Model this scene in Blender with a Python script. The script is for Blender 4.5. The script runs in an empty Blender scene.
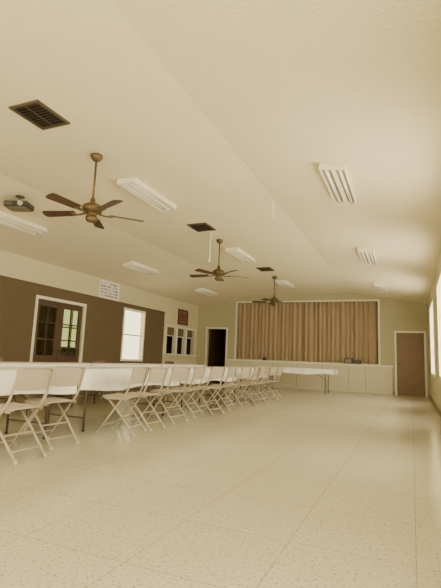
import bpy, math, random
from mathutils import Vector, Matrix
random.seed(7)
S = bpy.context.scene

# ------------------------------------------------------------------ materials
def mat(name, col, rough=0.6, metal=0.0, emit=0.0, ecol=None, noise=None, bump=None, coat=0.0, spec=None):
    m = bpy.data.materials.new(name); m.use_nodes = True
    nt = m.node_tree; b = nt.nodes['Principled BSDF']
    b.inputs['Base Color'].default_value = (*col, 1)
    b.inputs['Roughness'].default_value = rough
    b.inputs['Metallic'].default_value = metal
    if spec is not None: b.inputs['Specular IOR Level'].default_value = spec
    if coat: b.inputs['Coat Weight'].default_value = coat; b.inputs['Coat Roughness'].default_value = 0.15
    if emit:
        b.inputs['Emission Color'].default_value = (*(ecol or col), 1)
        b.inputs['Emission Strength'].default_value = emit
    tc = nt.nodes.new('ShaderNodeTexCoord')
    if noise:
        sc, amt = noise
        n = nt.nodes.new('ShaderNodeTexNoise'); n.inputs['Scale'].default_value = sc; n.inputs['Detail'].default_value = 4
        nt.links.new(tc.outputs['Object'], n.inputs['Vector'])
        mx = nt.nodes.new('ShaderNodeMixRGB'); mx.blend_type = 'MIX'
        mx.inputs[1].default_value = (*[c*(1-amt) for c in col], 1)
        mx.inputs[2].default_value = (*[min(1, c*(1+amt)) for c in col], 1)
        nt.links.new(n.outputs['Fac'], mx.inputs[0]); nt.links.new(mx.outputs[0], b.inputs['Base Color'])
    if bump:
        sc, st = bump
        n2 = nt.nodes.new('ShaderNodeTexNoise'); n2.inputs['Scale'].default_value = sc; n2.inputs['Detail'].default_value = 3
        nt.links.new(tc.outputs['Object'], n2.inputs['Vector'])
        bp = nt.nodes.new('ShaderNodeBump'); bp.inputs['Strength'].default_value = st; bp.inputs['Distance'].default_value = 0.01
        nt.links.new(n2.outputs['Fac'], bp.inputs['Height']); nt.links.new(bp.outputs[0], b.inputs['Normal'])
    return m

M = {}
M['ceiling'] = mat('ceiling_stucco', (0.83, 0.75, 0.545), 0.9, noise=(3, .03), bump=(40, 1.0))
M['wall'] = mat('wall_cream_paint', (0.60, 0.545, 0.365), 0.75, noise=(2, .03))
M['backwall'] = mat('wall_olive_paint', (0.42, 0.38, 0.235), 0.75, noise=(2, .03))
M['panel'] = mat('brown_panelling', (0.135, 0.10, 0.06), 0.85, noise=(4, .10), spec=.15)
M['white'] = mat('white_trim_paint', (0.74, 0.70, 0.57), 0.5, noise=(5, .02))
M['stage'] = mat('stage_front_paint', (0.60, 0.55, 0.40), 0.5, noise=(3, .03))
M['groove'] = mat('groove_shadow_paint', (0.25, 0.21, 0.13), 0.7, noise=(3, .03))
M['base'] = mat('baseboard_vinyl', (0.30, 0.25, 0.16), 0.8, noise=(3, .03), spec=.1)
M['door'] = mat('brown_door_wood', (0.20, 0.12, 0.06), 0.5, noise=(6, .15))
M['darkwood'] = mat('dark_door_wood', (0.07, 0.035, 0.018), 0.4, noise=(8, .2))
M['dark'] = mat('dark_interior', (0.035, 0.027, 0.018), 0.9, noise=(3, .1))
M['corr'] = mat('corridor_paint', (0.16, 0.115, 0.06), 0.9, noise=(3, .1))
M['cloth'] = mat('white_tablecloth', (0.89, 0.87, 0.81), 0.5, noise=(2, .02), bump=(6, .3))
M['chair'] = mat('beige_chair_enamel', (0.42, 0.35, 0.265), 0.38, noise=(8, .03))
M['chair_br'] = mat('brown_chair_enamel', (0.13, 0.08, 0.045), 0.4, noise=(8, .05))
M['foot'] = mat('rubber_foot', (0.45, 0.42, 0.36), 0.7, noise=(20, .05))
M['leg'] = mat('table_leg_steel', (0.10, 0.08, 0.06), 0.4, .4, noise=(20, .1))
M['ttop'] = mat('table_laminate', (0.30, 0.24, 0.16), 0.5, noise=(10, .1))
M['brass'] = mat('antique_brass', (0.14, 0.10, 0.048), 0.4, .6, noise=(20, .15))
M['blade'] = mat('fan_blade_wood', (0.07, 0.033, 0.02), 0.5, noise=(14, .25))
M['vent'] = mat('vent_metal', (0.11, 0.085, 0.06), 0.5, .2, noise=(20, .05))
M['ventd'] = mat('vent_duct_dark', (0.02, 0.016, 0.01), 0.9, noise=(20, .05))
M['fix'] = mat('fixture_white_enamel', (0.84, 0.79, 0.65), 0.5, noise=(5, .02))
M['tube'] = mat('fluorescent_tube', (0.90, 0.87, 0.75), 0.3, noise=(5, .01))
M['black'] = mat('black_plastic', (0.03, 0.027, 0.022), 0.45, noise=(20, .1))
M['grey'] = mat('grey_plastic', (0.20, 0.17, 0.12), 0.45, noise=(20, .1))
M['lens'] = mat('projector_lens', (0.5, 0.5, 0.45), 0.1, .3, noise=(20, .1))
M['paper'] = mat('sign_paper', (0.82, 0.80, 0.72), 0.6, noise=(20, .02))
M['ink'] = mat('sign_ink', (0.05, 0.04, 0.06), 0.6, noise=(20, .02))
M['frame'] = mat('picture_frame_wood', (0.07, 0.022, 0.014), 0.4, noise=(20, .1))
M['art'] = mat('picture_print', (0.16, 0.05, 0.03), 0.5, noise=(6, .6))
M['mat_'] = mat('picture_mount', (0.22, 0.14, 0.08), 0.6, noise=(6, .05))
M['cord'] = mat('pull_cord', (0.9, 0.87, 0.74), 0.6, noise=(20, .02))
M['win'] = mat('sunlit_window_shade', (0.8, 0.75, 0.6), 0.6, emit=12.5, ecol=(1, .905, .68))
M['winl'] = mat('sunlit_window_shade_side', (0.8, 0.75, 0.6), 0.6, emit=2.6, ecol=(1, .88, .56), noise=(2, .1))
M['garden'] = mat('garden_daylight', (0.5, 0.6, 0.2), 0.6, emit=1.4, ecol=(.82, .88, .36))
# see-through glazing
gl = bpy.data.materials.new('clear_door_glass'); gl.use_nodes = True
nt = gl.node_tree; nt.nodes.clear()
o = nt.nodes.new('ShaderNodeOutputMaterial'); t = nt.nodes.new('ShaderNodeBsdfTransparent'); t.inputs[0].default_value = (.85, .85, .75, 1)
gg = nt.nodes.new('ShaderNodeBsdfGlossy'); gg.inputs['Roughness'].default_value = .05
mx = nt.nodes.new('ShaderNodeMixShader'); mx.inputs[0].default_value = .06
nt.links.new(t.outputs[0], mx.inputs[1]); nt.links.new(gg.outputs[0], mx.inputs[2]); nt.links.new(mx.outputs[0], o.inputs[0])
M['clear'] = gl

# floor : speckled vinyl tiles
def floor_mat():
    m = bpy.data.materials.new('speckled_floor_tile'); m.use_nodes = True
    nt = m.node_tree; b = nt.nodes['Principled BSDF']; N = nt.nodes.new; L = nt.links.new
    tc = N('ShaderNodeTexCoord')
    n1 = N('ShaderNodeTexNoise'); n1.inputs['Scale'].default_value = 58; n1.inputs['Detail'].default_value = 5; n1.inputs['Roughness'].default_value = .75
    L(tc.outputs['Object'], n1.inputs['Vector'])
    r1 = N('ShaderNodeValToRGB'); r1.color_ramp.elements[0].position = .35; r1.color_ramp.elements[1].position = .47
    r1.color_ramp.elements[0].color = (.25, .205, .125, 1); r1.color_ramp.elements[1].color = (.62, .57, .42, 1)
    L(n1.outputs['Fac'], r1.inputs[0])
    br = N('ShaderNodeTexBrick'); br.offset = 0; br.squash = 1
    br.inputs['Scale'].default_value = 1.0; br.inputs['Brick Width'].default_value = .61; br.inputs['Row Height'].default_value = .61
    br.inputs['Mortar Size'].default_value = .003; br.inputs['Mortar Smooth'].default_value = .3
    br.inputs['Color1'].default_value = (.955, .955, .955, 1); br.inputs['Color2'].default_value = (1.0, 1.0, 1.0, 1); br.inputs['Mortar'].default_value = (.66, .63, .57, 1)
    L(tc.outputs['Object'], br.inputs['Vector'])
    mx = N('ShaderNodeMixRGB'); mx.blend_type = 'MULTIPLY'; mx.inputs[0].default_value = 1
    L(r1.outputs[0], mx.inputs[1]); L(br.outputs['Color'], mx.inputs[2])
    n2 = N('ShaderNodeTexNoise'); n2.inputs['Scale'].default_value = .8; n2.inputs['Detail'].default_value = 3
    L(tc.outputs['Object'], n2.inputs['Vector'])
    r2 = N('ShaderNodeValToRGB'); r2.color_ramp.elements[0].color = (.88, .87, .85, 1); r2.color_ramp.elements[1].color = (1, 1, 1, 1)
    L(n2.outputs['Fac'], r2.inputs[0])
    m2 = N('ShaderNodeMixRGB'); m2.blend_type = 'MULTIPLY'; m2.inputs[0].default_value = 1
    L(mx.outputs[0], m2.inputs[1]); L(r2.outputs[0], m2.inputs[2]); L(m2.outputs[0], b.inputs['Base Color'])
    b.inputs['Roughness'].default_value = .18
    bp = N('ShaderNodeBump'); bp.inputs['Strength'].default_value = .04; bp.inputs['Distance'].default_value = .003
    L(n1.outputs['Fac'], bp.inputs['Height']); L(bp.outputs[0], b.inputs['Normal'])
    return m
M['floor'] = floor_mat()

# ------------------------------------------------------------------ mesh builder
class B:
    def __init__(s): s.v = []; s.f = []; s.mi = []; s.sm = []; s.mats = []
    def m(s, name):
        if name not in s.mats: s.mats.append(name)
        return s.mats.index(name)
    def add(s, vs, fs, mt, smooth=False, T=None):
        o = len(s.v); k = s.m(mt)
        for p in vs:
            p = Vector(p)
            s.v.append(T @ p if T else p)
        for f in fs:
            s.f.append([i+o for i in f]); s.mi.append(k); s.sm.append(smooth)
    def box(s, x0, x1, y0, y1, z0, z1, mt, T=None, bev=0):
        if bev <= 0:
            vs = [(x0,y0,z0),(x1,y0,z0),(x1,y1,z0),(x0,y1,z0),(x0,y0,z1),(x1,y0,z1),(x1,y1,z1),(x0,y1,z1)]
            fs = [(0,3,2,1),(4,5,6,7),(0,1,5,4),(1,2,6,5),(2,3,7,6),(3,0,4,7)]
            s.add(vs, fs, mt, False, T); return
        def ring(ins, z):
            out = []
            r = bev
            for cx, cy, a0 in ((x1-r,y1-r,0),(x0+r,y1-r,90),(x0+r,y0+r,180),(x1-r,y0+r,270)):
                for k in range(4):
                    a = math.radians(a0+k*30)
                    out.append((cx+(r-ins)*math.cos(a), cy+(r-ins)*math.sin(a), z))
            return out
        c = min(bev*.5, (z1-z0)*.3)
        rs = [ring(c, z0), ring(0, z0+c), ring(0, z1-c), ring(c, z1)]
        vs = [p for r_ in rs for p in r_]; n = 16; fs = []
        for j in range(3):
            for i in range(n): fs.append((j*n+i, j*n+(i+1)%n, (j+1)*n+(i+1)%n, (j+1)*n+i))
        fs.append(tuple(reversed(range(n)))); fs.append(tuple(range(3*n, 4*n)))
        s.add(vs, fs, mt, False, T)
    def tube(s, pts, r, mt, n=8, T=None, cap=True):
        pts = [Vector(p) for p in pts]; vs = []; fs = []
        t0 = (pts[1]-pts[0]).normalized()
        up = Vector((0,0,1)) if abs(t0.z) < .9 else Vector((1,0,0))
        nrm = (up - t0*up.dot(t0)).normalized()
        for i, p in enumerate(pts):
            if i == 0: t = t0
            elif i == len(pts)-1: t = (pts[i]-pts[i-1]).normalized()
            else: t = ((pts[i]-pts[i-1]).normalized()+(pts[i+1]-pts[i]).normalized()).normalized()
            nrm = (nrm - t*nrm.dot(t)).normalized(); bn = t.cross(nrm)
            rr = r[i] if isinstance(r, (list, tuple)) else r
            for k in range(n):
                a = 2*math.pi*k/n; vs.append(p+nrm*rr*math.cos(a)+bn*rr*math.sin(a))
        for i in range(len(pts)-1):
            for k in range(n): fs.append((i*n+k, i*n+(k+1)%n, (i+1)*n+(k+1)%n, (i+1)*n+k))
        if cap: fs.append(tuple(reversed(range(n)))); fs.append(tuple(range((len(pts)-1)*n, len(pts)*n)))
        s.add(vs, fs, mt, True, T)
    def lathe(s, prof, mt, n=20, T=None):
        vs = []; fs = []
        for r, z in prof:
            for k in range(n):
                a = 2*math.pi*k/n; vs.append((r*math.cos(a), r*math.sin(a), z))
        for j in range(len(prof)-1):
            for k in range(n): fs.append((j*n+k, j*n+(k+1)%n, (j+1)*n+(k+1)%n, (j+1)*n+k))
        fs.append(tuple(reversed(range(n)))); fs.append(tuple(range((len(prof)-1)*n, len(prof)*n)))
        s.add(vs, fs, mt, True, T)
    def grid(s, fn, nu, nv, mt, T=None, thick=0, smooth=True):
        vs = [fn(i/nu, j/nv) for j in range(nv+1) for i in range(nu+1)]
        fs = [(j*(nu+1)+i, j*(nu+1)+i+1, (j+1)*(nu+1)+i+1, (j+1)*(nu+1)+i) for j in range(nv) for i in range(nu)]
        s.add(vs, fs, mt, smooth, T)
    def obj(s, name, loc=(0,0,0), rot=0):
        me = bpy.data.meshes.new(name); me.from_pydata([tuple(p) for p in s.v], [], s.f)
        for mn in s.mats: me.materials.append(M[mn])
        me.polygons.foreach_set('material_index', s.mi); me.polygons.foreach_set('use_smooth', s.sm)
        me.validate(); me.update()
        o = bpy.data.objects.new(name, me); S.collection.objects.link(o)
        o.location = loc; o.rotation_euler = (0, 0, rot); return o

def inst(src, name, loc, rot=0):
    o = bpy.data.objects.new(name, src.data); S.collection.objects.link(o)
    o.location = loc; o.rotation_euler = (0, 0, rot); return o

def fillet(pts, r, k=5):
    pts = [Vector(p) for p in pts]; out = [pts[0]]
    for i in range(1, len(pts)-1):
        a, b, c = pts[i-1], pts[i], pts[i+1]
        d1 = (a-b); d2 = (c-b); rr = min(r, d1.length*.45, d2.length*.45)
        p0 = b+d1.normalized()*rr; p2 = b+d2.normalized()*rr
        for j in range(k+1):
            t = j/k; out.append(p0*(1-t)**2+b*2*t*(1-t)+p2*t*t)
    out.append(pts[-1]); return out

# ------------------------------------------------------------------ room dimensions
XL, XR, YF, YB = -7.84, 0.50, -4.0, 15.9
XC1, XC2, HC, HW = -5.35, -1.92, 3.43, 3.0
def hc(x):
    if x < XC1: return HW+(HC-HW)*(x-XL)/(XC1-XL)
    if x > XC2: return HW+(HC-HW)*(XR-x)/(XR-XC2)
    return HC

def wall(name, horiz, u0, u1, w0, w1, holes, mt, topfn, extra=()):
    us = sorted(set([u0, u1]+[h[0] for h in holes]+[h[1] for h in holes]+list(extra)))
    vs_ = sorted(set([0.0]+[h[2] for h in holes]+[h[3] for h in holes]))+[99]
    b = B()
    for i in range(len(us)-1):
        a, c = us[i], us[i+1]
        for j in range(len(vs_)-1):
            z0, z1 = vs_[j], vs_[j+1]
            mu = (a+c)/2
            if any(h[0] < mu < h[1] and h[2] <= z0+1e-6 and z1 <= h[3]+1e-6 for h in holes): continue
            za0, zc0 = min(z0, topfn(a)), min(z0, topfn(c)); za1, zc1 = min(z1, topfn(a)), min(z1, topfn(c))
            if za1-za0 < 1e-5 and zc1-zc0 < 1e-5: continue
            P = (lambda u, w, z: (u, w, z)) if horiz == 'x' else (lambda u, w, z: (w, u, z))
            v = [P(a,w0,za0),P(c,w0,zc0),P(c,w1,zc0),P(a,w1,za0),P(a,w0,za1),P(c,w0,zc1),P(c,w1,zc1),P(a,w1,za1)]
            b.add(v, [(0,3,2,1),(4,5,6,7),(0,1,5,4),(1,2,6,5),(2,3,7,6),(3,0,4,7)], mt)
    return b.obj(name)

# floor
b = B(); b.box(XL-.15, XR+.15, YF-.15, YB+.15, -.1, 0, 'floor'); b.obj('floor')
# ceiling (vaulted with flat centre)
b = B()
xs = [XL-.15, XL, XC1, XC2, XR, XR+.15]
def hcx(x): return HW+(HC-HW)*(x-XL)/(XC1-XL) if x < XC1 else (HW+(HC-HW)*(XR-x)/(XR-XC2) if x > XC2 else HC)
for i in range(5):
    a, c = xs[i], xs[i+1]; za, zc = hcx(a), hcx(c)
    y0, y1 = YF-.15, YB+.15
    b.add([(a,y0,za),(c,y0,zc),(c,y1,zc),(a,y1,za),(a,y0,za+.12),(c,y0,zc+.12),(c,y1,zc+.12),(a,y1,za+.12)],
          [(0,3,2,1),(4,5,6,7),(0,1,5,4),(1,2,6,5),(2,3,7,6),(3,0,4,7)], 'ceiling')
b.obj('ceiling')

# right wall windows
WR = [(11.5,13.35),(7.7,9.55),(3.9,5.75),(0.1,1.95),(-3.5,-1.8)]
wall('wall_right', 'y', YF, YB, XR, XR+.15, [(a,c,.78,2.5) for a,c in WR], 'wall', lambda u: HW)
for a, c in WR:
    b = B()
    b.box(XR+.10, XR+.12, a, c, .78, 2.5, 'win')
    for (y0,y1,z0,z1) in ((a-.07,a,.71,2.57),(c,c+.07,.71,2.57),(a,c,.71,.78),(a,c,2.5,2.57)):
        b.box(XR-.02, XR+.0, y0, y1, z0, z1, 'white')
    for k in range(1, 4):
        y = a+(c-a)*k/4; b.box(XR+.05, XR+.1, y-.02, y+.02, .78, 2.5, 'white')
    for z in (1.35, 1.93): b.box(XR+.055, XR+.1, a, c, z-.015, z+.015, 'white')
    b.obj('window_%d' % (WR.index((a,c))+1))
# front wall (behind the camera) with glowing windows added to light the ceiling
WF_ADDED = [(-7.2,-4.9),(-4.4,-2.2),(-1.8,.2)]
wall('wall_front', 'x', XL, XR, YF-.15, YF, [(a,c,.7,2.5) for a,c in WF_ADDED], 'wall', hc, (XC1,XC2))
for i,(a,c) in enumerate(WF_ADDED):
    b = B(); b.box(a, c, YF-.12, YF-.1, .7, 2.5, 'win')
    for (x0,x1,z0,z1) in ((a-.07,a,.63,2.57),(c,c+.07,.63,2.57),(a,c,.63,.7),(a,c,2.5,2.57)):
        b.box(x0, x1, YF, YF+.02, z0, z1, 'white')
    b.box((a+c)/2-.02, (a+c)/2+.02, YF-.1, YF-.05, .7, 2.5, 'white')
    b.obj('window_%d' % (6+i))

# left wall
DD = (7.55, 9.12, 0, 2.14); WL = (10.9, 11.95, .82, 2.28); PT = (13.42, 15.62, 1.05, 1.98)
wall('wall_left', 'y', YF, YB, XL-.15, XL, [DD, WL, PT], 'wall', lambda u: HW)
b = B()
ph = 2.44; px0, px1 = XL, XL+.02
for (y0,y1,z0,z1) in ((YF,DD[0]-.07,0,ph),(DD[0]-.07,DD[1]+.07,2.21,ph),(DD[1]+.07,WL[0]-.06,0,ph),
                      (WL[0]-.06,WL[1]+.06,0,.76),(WL[0]-.06,WL[1]+.06,2.34,ph),(WL[1]+.06,13.22,0,ph)):
    b.box(px0, px1, y0, y1, z0, z1, 'panel')
b.box(px0, XL+.035, YF, 13.24, ph, ph+.03, 'panel')
b.obj('wall_panelling')

# double door with glass
b = B()
y0, y1 = DD[0], DD[1]
for (a,c,z0,z1) in ((y0-.07,y0,0,2.21),(y1,y1+.07,0,2.21),(y0,y1,2.14,2.21)):
    b.box(XL, XL+.03, a, c, z0, z1, 'white')
b.obj('trim_double_door')
b = B()
ym = (y0+y1)/2
for k,(a,c) in enumerate(((y0+.005,ym-.003),(ym+.003,y1-.005))):
    X0, X1 = XL-.07, XL-.03
    b.box(X0, X1, a, a+.12, .01, 2.13, 'darkwood'); b.box(X0, X1, c-.12, c, .01, 2.13, 'darkwood')
    b.box(X0, X1, a+.12, c-.12, .01, .85, 'darkwood'); b.box(X0, X1, a+.12, c-.12, 2.0, 2.13, 'darkwood')
    b.box(X1-.002, X1+.012, a+.18, c-.18, .15, .72, 'darkwood')
    for z in (1.23, 1.62): b.box(X0+.005, X1, a+.12, c-.12, z-.015, z+.015, 'darkwood')
    b.box(X0+.005, X1, (a+c)/2-.013, (a+c)/2+.013, .85, 2.0, 'darkwood')
    b.box(X0+.018, X0+.022, a+.12, c-.12, .85, 2.0, 'clear')
for s_ in (-1, 1):
    T = Matrix.Translation((XL-.03, ym+s_*.06, 1.0)) @ Matrix.Rotation(math.pi/2, 4, 'Y')
    b.lathe([(.028,0),(.028,.008),(.012,.012),(.012,.04),(.028,.048),(.03,.062),(.02,.075),(.001,.078)], 'brass', 14, T)
b.obj('door_3')
# corridor behind double door
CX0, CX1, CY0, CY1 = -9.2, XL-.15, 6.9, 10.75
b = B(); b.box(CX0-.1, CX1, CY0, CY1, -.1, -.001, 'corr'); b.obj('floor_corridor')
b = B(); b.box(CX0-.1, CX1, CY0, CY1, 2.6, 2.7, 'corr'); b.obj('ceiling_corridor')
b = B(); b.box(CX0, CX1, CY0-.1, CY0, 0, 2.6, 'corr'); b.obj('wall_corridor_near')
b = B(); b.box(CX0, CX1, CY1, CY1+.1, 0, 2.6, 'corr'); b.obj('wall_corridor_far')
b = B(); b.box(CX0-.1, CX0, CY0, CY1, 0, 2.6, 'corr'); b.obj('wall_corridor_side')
b = B()
b.box(CX0+.003, CX0+.01, 9.8, 10.62, 1.1, 2.22, 'garden')
for (a,c,z0,z1) in ((9.74,9.8,1.04,2.28),(10.62,10.68,1.04,2.28),(9.8,10.62,1.04,1.1),(9.8,10.62,2.22,2.28),(9.8,10.62,1.64,1.68),(10.19,10.23,1.1,2.22)):
    b.box(CX0+.002, CX0+.035, a, c, z0, z1, 'white')
b.obj('window_9')

# bright window on left wall
b = B(); a, c = WL[0], WL[1]
b.box(XL-.12, XL-.1, a, c, WL[2], WL[3], 'winl')
for (p,q,z0,z1) in ((a-.06,a,.76,2.34),(c,c+.06,.76,2.34),(a,c,.76,.82),(a,c,2.28,2.34)):
    b.box(XL, XL+.035, p, q, z0, z1, 'white')
b.box(XL-.1, XL-.06, a, c, 1.53, 1.57, 'white')
b.obj('window_10')

# kitchen pass-through
a, c, z0, z1 = PT
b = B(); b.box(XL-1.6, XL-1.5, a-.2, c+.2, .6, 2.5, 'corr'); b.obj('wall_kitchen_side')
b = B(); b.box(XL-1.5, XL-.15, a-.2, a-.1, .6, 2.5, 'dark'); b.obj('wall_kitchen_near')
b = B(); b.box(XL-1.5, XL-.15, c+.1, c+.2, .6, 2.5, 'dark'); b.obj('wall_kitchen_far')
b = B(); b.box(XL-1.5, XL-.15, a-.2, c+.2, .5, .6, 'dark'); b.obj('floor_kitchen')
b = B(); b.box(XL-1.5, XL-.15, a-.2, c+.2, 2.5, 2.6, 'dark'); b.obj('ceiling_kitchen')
b = B()
b.box(XL, XL+.04, a-.08, a, z0-.06, z1+.08, 'white'); b.box(XL, XL+.04, c, c+.08, z0-.06, z1+.08, 'white')
b.box(XL, XL+.04, a, c, z1, z1+.08, 'white'); b.box(XL, XL+.16, a-.1, c+.1, z0-.05, z0, 'white')
for k in (1, 2):
    y = a+(c-a)*k/3; b.box(XL-.12, XL+.03, y-.06, y+.06, z0, z1, 'white')
for k in range(3):
    ya = a+(c-a)*k/3+.06; yb = a+(c-a)*(k+1)/3-.06
    b.box(XL-.10, XL-.07, ya, yb, z1-.28, z1, 'corr')
    b.box(XL-.10, XL-.06, ya, yb, z1-.31, z1-.28, 'white')
b.obj('trim_kitchen_passthrough')

# back wall
LD = (-7.40, -6.60, 0, 2.10); CU = (-6.17, -1.03, .98, 3.12); RD = (-.46, .38, 0, 2.04)
wall('wall_back', 'x', XL, XR, YB, YB+.15, [LD, CU, RD], 'backwall', hc, (XC1, XC2))
def casing(name, x0, x1, z1, w=.06):
    b = B()
    b.box(x0-w, x0, YB-.025, YB, 0, z1+w, 'white'); b.box(x1, x1+w, YB-.025, YB, 0, z1+w, 'white'); b.box(x0, x1, YB-.025, YB, z1, z1+w, 'white')
    b.obj(name)
casing('trim_door_right', RD[0], RD[1], RD[3]); casing('trim_door_left', LD[0], LD[1], LD[3])
b = B()
b.box(RD[0]+.003, RD[1]-.003, YB+.03, YB+.075, .002, RD[3]-.003, 'door')
T = Matrix.Translation((RD[0]+.07, YB+.03, 1.0)) @ Matrix.Rotation(math.pi/2, 4, 'X')
b.lathe([(.028,0),(.028,.008),(.012,.012),(.012,.04),(.028,.048),(.03,.062),(.02,.075),(.001,.078)], 'brass', 14, T)
for z in (.25, 1.0, 1.8): b.box(RD[1]-.012, RD[1]-.003, YB+.015, YB+.03, z-.05, z+.05, 'brass')
b.obj('door_1')
b = B(); b.box(RD[0]-.3, RD[1]+.3, YB+.3, YB+.4, -.1, 2.5, 'dark'); b.obj('wall_exit_vestibule')  # unseen slab added behind the door to stop sky light through its gap
b = B()
T = Matrix.Translation((LD[0]+.01, YB+.20, 0)) @ Matrix.Rotation(math.radians(82), 4, 'Z')
b.box(0, .78, -.04, 0, .01, 2.09, 'darkwood', T)
b.lathe([(.028,0),(.028,.008),(.012,.012),(.012,.04),(.028,.048),(.03,.062),(.02,.075),(.001,.078)], 'brass', 14, T @ Matrix.Translation((.70,-.04,1.0)) @ Matrix.Rotation(math.pi/2,4,'X'))
b.obj('door_2')
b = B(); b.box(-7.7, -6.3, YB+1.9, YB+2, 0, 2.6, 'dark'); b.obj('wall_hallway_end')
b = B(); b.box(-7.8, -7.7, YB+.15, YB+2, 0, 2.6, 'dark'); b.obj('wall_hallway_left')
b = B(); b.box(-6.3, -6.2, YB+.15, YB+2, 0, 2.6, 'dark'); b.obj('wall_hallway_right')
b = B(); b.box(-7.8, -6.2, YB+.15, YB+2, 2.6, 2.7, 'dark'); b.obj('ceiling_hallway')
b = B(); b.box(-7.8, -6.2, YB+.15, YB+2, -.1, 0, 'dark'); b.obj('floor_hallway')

# stage front, ledge, trim
b = B()
sx0, sx1 = -6.5, -.60
b.box(sx0, sx1, YB-.05, YB, 0, .90, 'stage')
for x in (-5.6, -4.7, -3.8, -2.9, -2.0, -1.45): b.box(x-.007, x+.007, YB-.053, YB-.045, .02, .88, 'groove')
b.box(sx0, sx1, YB-.06, YB-.045, 0, .08, 'stage')
b.box(sx0-.02, sx1+.02, YB-.10, YB+.0, .90, .95, 'white')
b.obj('stage_front')
b = B()
b.box(CU[0]-.06, CU[0], YB-.02, YB, CU[2]-.03, CU[3]+.05, 'white'); b.box(CU[1], CU[1]+.06, YB-.02, YB, CU[2]-.03, CU[3]+.05, 'white')
b.box(CU[0], CU[1], YB-.02, YB, CU[3], CU[3]+.05, 'white')
b.obj('trim_proscenium')
b = B(); b.box(-6.19, -.4, YB+.15, YB+2.9, .85, .97, 'darkwood'); b.obj('floor_stage')
b = B(); b.box(-6.19, -.4, YB+2.9, YB+3, .85, 3.5, 'dark'); b.obj('wall_stage_end')
b = B(); b.box(-.4, -.3, YB+.15, YB+2.9, .85, 3.5, 'dark'); b.obj('wall_stage_right')
b = B(); b.box(-6.19,-.4,YB+.15,YB+3,3.55,3.6,'dark'); b.obj('ceiling_stage')

# curtains
cm = bpy.data.materials.new('tan_curtain_fabric'); cm.use_nodes = True
nt = cm.node_tree; pb = nt.nodes['Principled BSDF']; pb.inputs['Roughness'].default_value = .85
tc = nt.nodes.new('ShaderNodeTexCoord'); nz = nt.nodes.new('ShaderNodeTexNoise'); nz.inputs['Scale'].default_value = 5
mp = nt.nodes.new('ShaderNodeMapping'); mp.inputs['Scale'].default_value = (3, 3, .3)
nt.links.new(tc.outputs['Object'], mp.inputs[0]); nt.links.new(mp.outputs[0], nz.inputs['Vector'])
rp = nt.nodes.new('ShaderNodeValToRGB'); rp.color_ramp.elements[0].color = (.34,.25,.15,1); rp.color_ramp.elements[1].color = (.43,.33,.205,1)
nt.links.new(nz.outputs['Fac'], rp.inputs[0]); nt.links.new(rp.outputs[0], pb.inputs['Base Color'])
M['curtain'] = cm
for k,(a,c) in enumerate(((-6.25,-3.62),(-3.66,-.95))):
    b = B(); n = 17
    def fn(u, v, a=a, c=c, k=k):
        x = a+(c-a)*u; w = u*n*2*math.pi+.8*math.sin(u*17+k)
        j = u*n
        amp = .046+.016*math.sin(j*2.3+k)
        y = YB+.24+amp*math.sin(w+.5*math.sin(u*31))*(.75+.25*(1-v))+.015*math.sin(w*.37+3*v)
        return (x, y, .975+v*(3.2-.975))
    b.grid(fn, n*12, 8, 'curtain')
    b.obj('stage_curtain')

# baseboards
b = B(); b.box(XR-.015, XR, YF, YB, 0, .10, 'base'); b.obj('baseboard_right')
b = B(); b.box(XL+.02, XL+.035, YF, DD[0]-.07, 0, .1, 'base'); b.box(XL+.02, XL+.035, DD[1]+.07, YB, 0, .1, 'base'); b.obj('baseboard_left')
b = B(); b.box(XL, LD[0]-.06, YB-.015, YB, 0, .1, 'base'); b.box(-6.54,-6.5,YB-.015,YB,0,.1,'base'); b.box(sx1,RD[0]-.06,YB-.015,YB,0,.1,'base'); b.obj('baseboard_back')

# items on the stage ledge
b = B(); b.box(-2.14,-1.86,YB-.09,YB+.06,.951,1.14,'black',bev=.02); b.box(-2.10,-1.90,YB-.096,YB-.088,.975,1.11,'grey'); b.obj('speaker_box')
b = B(); b.box(-1.80,-1.58,YB-.09,YB+.04,.951,1.08,'black',bev=.02); b.box(-1.77,-1.61,YB-.09,YB+.02,1.08,1.09,'grey'); b.obj('radio')
b = B(); b.box(-5.08,-4.94,YB-.09,YB,.951,1.05,'black',bev=.015); b.tube([(-5.01,YB-.04,1.04),(-5.01,YB-.04,1.13)],.012,'black'); b.obj('microphone_receiver')

# sign on left wall
b = B()
sy0, sy1, sz0, sz1 = 9.68, 10.58, 2.475, 2.975
b.box(XL, XL+.012, sy0, sy1, sz0, sz1, 'paper')
rows = 5
for r in range(rows):
    zt = sz1-.045-r*(sz1-sz0-.07)/rows
    y = sy0+.06
    while y < sy1-.08:
        w = random.choice((.026,.032,.038))
        if random.random() > .2:
            b.box(XL+.012, XL+.014, y, y+.010, zt-.06, zt, 'ink')
            b.box(XL+.012, XL+.014, y, y+w, zt-.011, zt, 'ink') if random.random() > .4 else None
            b.box(XL+.012, XL+.014, y+w-.010, y+w, zt-.06, zt, 'ink') if random.random() > .4 else None
            b.box(XL+.012, XL+.014, y, y+w, zt-.036, zt-.026, 'ink')
        y += w+.016
b.obj('wall_sign')
# framed picture
b = B(); y0,y1,z0,z1 = 14.20,14.96,2.13,2.70
for (p,q,s0,s1) in ((y0,y0+.07,z0,z1),(y1-.07,y1,z0,z1),(y0+.07,y1-.07,z0,z0+.07),(y0+.07,y1-.07,z1-.07,z1)): b.box(XL,XL+.03,p,q,s0,s1,'frame')
b.box(XL,XL+.012,y0+.05,y1-.05,z0+.05,z1-.05,'mat_'); b.box(XL+.012,XL+.015,y0+.12,y1-.12,z0+.12,z1-.12,'art')
b.obj('framed_picture')

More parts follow.
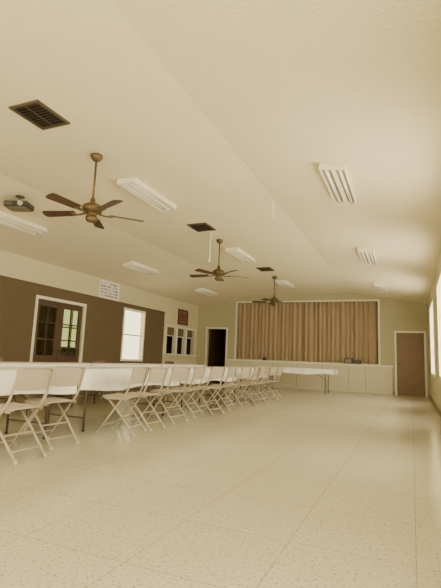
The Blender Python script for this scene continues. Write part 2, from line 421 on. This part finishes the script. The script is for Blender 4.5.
# ------------------------------------------------------------------ ceiling fixtures
def slope_at(x):
    if x < XC1: return math.atan((HC-HW)/(XC1-XL))
    if x > XC2: return -math.atan((HC-HW)/(XR-XC2))
    return 0
def light_mesh():
    b = B(); L_, W = .61, .15
    b.box(-W,W,-L_,L_,-.02,0,'fix')
    b.box(-W,-W+.012,-L_,L_,-.075,-.02,'fix'); b.box(W-.012,W,-L_,L_,-.075,-.02,'fix')
    b.box(-W+.012,W-.012,-L_,-L_+.02,-.075,-.02,'fix'); b.box(-W+.012,W-.012,L_-.02,L_,-.075,-.02,'fix')
    b.add([(-.03,-L_+.02,-.02),(.03,-L_+.02,-.02),(.014,-L_+.02,-.07),(-.014,-L_+.02,-.07),(-.03,L_-.02,-.02),(.03,L_-.02,-.02),(.014,L_-.02,-.07),(-.014,L_-.02,-.07)],
          [(0,1,2,3),(7,6,5,4),(1,5,6,2),(0,3,7,4),(3,2,6,7)],'fix')
    for x in (-.082,.082):
        b.tube([(x,-L_+.04,-.050),(x,L_-.04,-.050)],.021,'tube',10)
        for y in (-L_+.03,L_-.03): b.box(x-.015,x+.015,y-.01,y+.01,-.070,-.02,'grey')
    for x in (-.120,-.043,.043,.120): b.box(x-.010,x+.010,-L_+.02,L_-.02,-.026,-.02,'grey')
    return b
lm = light_mesh()
first = None
for x in (-.80,-3.69,-6.48):
    for y in (1.5,5.55,9.6,13.68):
        if first is None: ob = lm.obj('fluorescent_ceiling_light'); first = ob
        else: ob = inst(first,'fluorescent_ceiling_light',(0,0,0))
        ob.location = (x,y,hc(x)-.002); ob.rotation_euler = (0,-slope_at(x),0)

# vents
def vent():
    b = B(); a, c = .20, .235
    b.box(-a,-a+.035,-c,c,-.018,0,'vent'); b.box(a-.035,a,-c,c,-.018,0,'vent'); b.box(-a+.035,a-.035,-c,-c+.035,-.018,0,'vent'); b.box(-a+.035,a-.035,c-.035,c,-.018,0,'vent')
    b.box(-a+.035,a-.035,-c+.035,c-.035,-.004,0,'ventd')
    for k in range(9):
        y = -c+.06+k*(2*c-.12)/8
        T = Matrix.Translation((0,y,-.014)) @ Matrix.Rotation(math.radians(40),4,'X')
        b.box(-a+.035,a-.035,-.012,.012,-.0015,.0015,'vent',T)
    b.box(-.006,.006,-c+.035,c-.035,-.022,-.016,'vent')
    return b
v0 = vent().obj('ceiling_vent',(-3.59,3.24,HC)); inst(v0,'ceiling_vent',(-3.66,7.38,HC)); inst(v0,'ceiling_vent',(-3.64,11.4,HC))

# ceiling fans
def fan():
    b = B()
    b.lathe([(.002,0),(.075,0),(.078,-.02),(.06,-.06),(.025,-.085),(.014,-.09)],'brass',24)
    b.tube([(0,0,-.08),(0,0,-.63)],.0135,'brass',12)
    b.lathe([(r,z-.06) for r,z in [(.014,-.50),(.03,-.52),(.034,-.56),(.05,-.575),(.10,-.60),(.125,-.625),(.128,-.66),(.118,-.69),(.09,-.705),(.06,-.71),(.058,-.745),(.07,-.755),(.072,-.79),(.055,-.815),(.02,-.825),(.002,-.827)]],'brass',28)
    for k in range(5):
        R = Matrix.Translation((0,0,-.06)) @ Matrix.Rotation(math.radians(72*k),4,'Z')
        b.add([(.09,-.02,-.70),(.09,.02,-.70),(.17,.018,-.715),(.17,-.018,-.715),(.27,.05,-.70),(.27,-.05,-.70),(.09,-.02,-.71),(.09,.02,-.71),(.17,.018,-.725),(.17,-.018,-.725),(.27,.05,-.71),(.27,-.05,-.71)],
              [(0,3,2,1),(3,5,4,2),(6,7,8,9),(9,8,10,11),(1,2,8,7),(2,4,10,8),(4,5,11,10),(5,3,9,11),(3,0,6,9),(0,1,7,6)],'brass',False,R)
        T = R @ Matrix.Translation((0,0,-.70)) @ Matrix.Rotation(math.radians(12),4,'X')
        out = [(.22,-.05),(.24,-.058),(.62,-.072),(.645,-.066),(.66,-.045),(.665,0),(.66,.045),(.645,.066),(.62,.072),(.24,.058),(.22,.05)]
        n = len(out)
        vs = [(x,y,.004) for x,y in out]+[(x,y,-.004) for x,y in out]
        fs = [tuple(range(n)),tuple(reversed(range(n,2*n)))]+[(i,i+n,(i+1)%n+n,(i+1)%n) for i in range(n)]
        b.add(vs,fs,'blade',False,T)
    b.tube([(.05,.03,-.84),(.055,.035,-.97)],.002,'brass',6)
    return b
f0 = fan().obj('ceiling_fan',(-3.63,4.22,HC),math.radians(-24))
inst(f0,'ceiling_fan',(-3.69,8.33,HC),math.radians(-36)); inst(f0,'ceiling_fan',(-3.7,12.5,HC),math.radians(-30))

# projector on ceiling mount
b = B()
b.lathe([(.002,0),(.07,0),(.07,-.015),(.02,-.02),(.02,-.09),(.05,-.10),(.05,-.11),(.002,-.11)],'black',18)
b.box(-.19,.19,-.14,.14,-.205,-.11,'black',bev=.03)
b.box(-.17,.17,-.12,.12,-.215,-.20,'grey',bev=.03)
T = Matrix.Translation((.09,-.13,-.155)) @ Matrix.Rotation(math.pi/2,4,'X')
b.lathe([(.042,0),(.045,.02),(.036,.03),(.034,.012),(.002,.01)],'lens',18,T)
for k in range(6): b.box(-.16+k*.02,-.15+k*.02,-.145,-.138,-.19,-.13,'grey')
b.obj('ceiling_projector',(-5.70,4.92,hc(-5.70)),math.radians(20))
# pull cords
b = B(); b.lathe([(.002,0),(.02,0),(.02,-.012),(.002,-.014)],'cord',12); b.tube([(0,0,-.01),(0,0,-.28)],.012,'cord',8); b.lathe([(.004,-.26),(.018,-.27),(.018,-.29),(.002,-.30)],'cord',10)
b.obj('pull_cord',(-1.95,6.4,HC))
b = B(); b.lathe([(.002,0),(.02,0),(.02,-.012),(.002,-.014)],'cord',12); b.tube([(0,0,-.01),(0,0,-.56)],.012,'cord',8); b.lathe([(.004,-.55),(.016,-.56),(.016,-.59),(.002,-.60)],'cord',10)
b.obj('pull_cord',(-3.66,7.8,HC))

# ------------------------------------------------------------------ folding chair (faces +x)
def chair(c):
    b = B(); hw = .215; r = .0115
    side = lambda s: [(.20,s*.205,.012),(.055,s*.205,.22),(-.155,s*.21,.50),(-.215,s*.213,.70),(-.235,s*hw,.79)]
    L_ = side(-1); R_ = list(reversed(side(1)))
    b.tube(fillet(L_+R_, .06, 5), r, c, 8)
    for s in (-1, 1):
        b.tube(fillet([(-.255,s*.175,.012),(-.06,s*.18,.25),(.12,s*.185,.435)],.05), r*.95, c, 8)
        b.tube([(-.259,s*.175,.001),(-.248,s*.175,.03)], .016, 'foot', 8)
        b.tube([(.205,s*.205,.001),(.193,s*.205,.03)], .016, 'foot', 8)
        b.tube([(-.10,s*.21,.43),(-.10,s*.165,.43)], .008, c, 6)
        b.box(-.16,.14,s*.192-.004,s*.192+.004,.405,.43,c)
    b.tube([(-.19,-.175,.09),(-.19,.175,.09)],.008,c,6)
    b.tube([(-.09,-.178,.21),(-.09,.178,.21)],.008,c,6)
    b.tube([(.135,-.205,.105),(.135,.205,.105)],.008,c,6)
    n = 14
    def seat(top):
        def fn(u, v):
            x = -.17+.37*u; y = (v-.5)*2
            w = .19 if u < .75 else .19-.035*((u-.75)/.25)**2
            if u < .1: w = .185
            dz = -.012*(1-abs(y)**4)*math.sin(math.pi*min(1,u*1.05)) - .03*max(0,(u-.82)/.18)**2 - .012*max(0,(abs(y)-.85)/.15)**2
            return (x, y*w, .445+.012*u+dz-(0 if top else .012))
        return fn
    b.grid(seat(True), n, 12, c); b.grid(seat(False), n, 12, c)
    rim = []
    for i in range(n+1): rim.append(seat(True)(i/n, 0))
    for j in range(1, 13): rim.append(seat(True)(1, j/12))
    for i in range(n-1, -1, -1): rim.append(seat(True)(i/n, 1))
    for j in range(11, 0, -1): rim.append(seat(True)(0, j/12))
    rim.append(rim[0])
    b.tube([(p[0],p[1],p[2]-.006) for p in rim], .009, c, 6)
    for off in (0, .006):
        def fn(u, v, off=off):
            y = (u-.5)*2*.208; z = .60+.185*v
            x = -.188-.30*(z-.60)*.42*1.1 - .028*(1-(2*u-1)**2) + off
            if v > .9: x += .006*(v-.9)/.1
            e = max(0, abs(2*u-1)-.85)/.15
            if v < .5: z += .02*e*e*(1-2*v)
            else: z -= .025*e*e*(2*v-1)
            return (x, y, z)
        b.grid(fn, 14, 6, c)
        if off == 0:
            b.tube([fn(i/14, 0) for i in range(15)], .006, c, 6); b.tube([fn(i/14, 1) for i in range(15)], .010, c, 6)
    return b
ch = None
Ys = [3.0,3.62,4.65,5.07,5.85,6.5,7.1,7.85,8.43,9.2,9.6,10.0,10.45,10.9]
Xo = [0,-.16,.0,.02,-.05,-.08,0,-.05,.03,-.02,.02,-.04,.0,.02]
Ro = [4,-3,10,2,-6,5,-8,4,-3,6,-2,3,-5,2]
for y, xo, ro in zip([1.9]+Ys,[0]+Xo,[0]+Ro):
    loc = (-3.28+xo, y, 0); rot = math.pi+math.radians(ro)
    if ch is None: ch = chair('chair').obj('folding_chair', loc, rot)
    else: inst(ch, 'folding_chair', loc, rot)
cb = chair('chair_br').obj('folding_chair', (-6.62, 5.75, 0), math.radians(5))
for y in (8.6, 12.0): inst(cb, 'folding_chair', (-6.62, y, 0), math.radians(-6))

# ------------------------------------------------------------------ tables
def table(along_len=2.44, wid=.76, drop=.25, seed=0):
    rnd = random.Random(seed); b = B(); L_, W, H = along_len/2, wid/2, .74
    b.box(-W+.005,W-.005,-L_+.005,L_-.005,H-.03,H-.004,'ttop')
    b.box(-W+.03,W-.03,-L_+.03,L_-.03,H-.055,H-.03,'leg')
    for s in (-1,1):
        y = s*(L_-.28)
        for x in (-W+.1, W-.1):
            b.tube(fillet([(x,y,H-.05),(x,y,.35),(x,y,.015)],.05),.0135,'leg',8)
            b.tube([(x,y,0.001),(x,y,.025)],.018,'black',8)
        b.tube([(-W+.1,y,.16),(W-.1,y,.16)],.010,'leg',8)
        b.tube([(-W+.1,y,H-.06),(W-.1,y,H-.06)],.010,'leg',8)
        b.tube([(0,y,.16),(0,y-s*.02,.40),(0,y-s*.48,H-.06)],.008,'leg',8)
    def edge(p, q, nrm, n):
        vs=[]; ph1=rnd.uniform(0,6); ph2=rnd.uniform(0,6); rows=5
        for j in range(rows+1):
            for i in range(n+1):
                t=i/n; x=p[0]+(q[0]-p[0])*t; y=p[1]+(q[1]-p[1])*t
                d=(t*math.dist(p,q)); v=j/rows
                o=.006+v*(.022+.020*math.sin(d*9+ph1)+.014*math.sin(d*19+ph2))
                dz=-(drop+.02*math.sin(d*4+ph2))*v
                vs.append((x+nrm[0]*o, y+nrm[1]*o, H+.004+dz))
        fs=[(j*(n+1)+i,(j*(n+1))+i+1,(j+1)*(n+1)+i+1,(j+1)*(n+1)+i) for j in range(rows) for i in range(n)]
        b.add(vs,fs,'cloth',True)
    b.box(-W-.006,W+.006,-L_-.004,L_+.004,H-.004,H+.004,'cloth')
    edge((W,-L_),(W,L_),(1,0),60); edge((-W,-L_),(-W,L_),(-1,0),60)
    edge((-W,-L_),(W,-L_),(0,-1),16); edge((-W,L_),(W,L_),(0,1),16)
    return b
for k in range(4):
    table(seed=k).obj('folding_table',(-3.94, 2.87+k*2.50, 0))
for k in range(4):
    table(seed=k+10).obj('folding_table',(-5.80, 2.87+k*2.50, 0))
table(seed=30, drop=.16).obj('folding_table',(-3.44, 14.5, 0), math.pi/2)

# ------------------------------------------------------------------ world + camera
w = bpy.data.worlds.new('sky'); S.world = w; w.use_nodes = True
nt = w.node_tree; sky = nt.nodes.new('ShaderNodeTexSky'); sky.sun_disc = False; bg = nt.nodes['Background']
nt.links.new(sky.outputs[0], bg.inputs[0]); bg.inputs[1].default_value = .1

f = 442.0
vpx, vpy, sl = 412.0, 367.0, .041
dy = Vector((vpx-220.5, -(vpy-294), -f)).normalized()
xc = vpx-220.5
c0 = -(vpy-294)+sl*xc
up = Vector((sl, 1, c0/f)).normalized()
up = (up - dy*up.dot(dy)).normalized()
xx = dy.cross(up)
R = Matrix((xx, dy, up))
cd = bpy.data.cameras.new('camera'); cam = bpy.data.objects.new('camera', cd); S.collection.objects.link(cam)
cam.matrix_world = Matrix.Translation((0,0,.93)) @ R.to_4x4()
cd.sensor_fit = 'VERTICAL'; cd.sensor_height = 24; cd.lens = f/588*24; cd.clip_start = .02
S.camera = cam
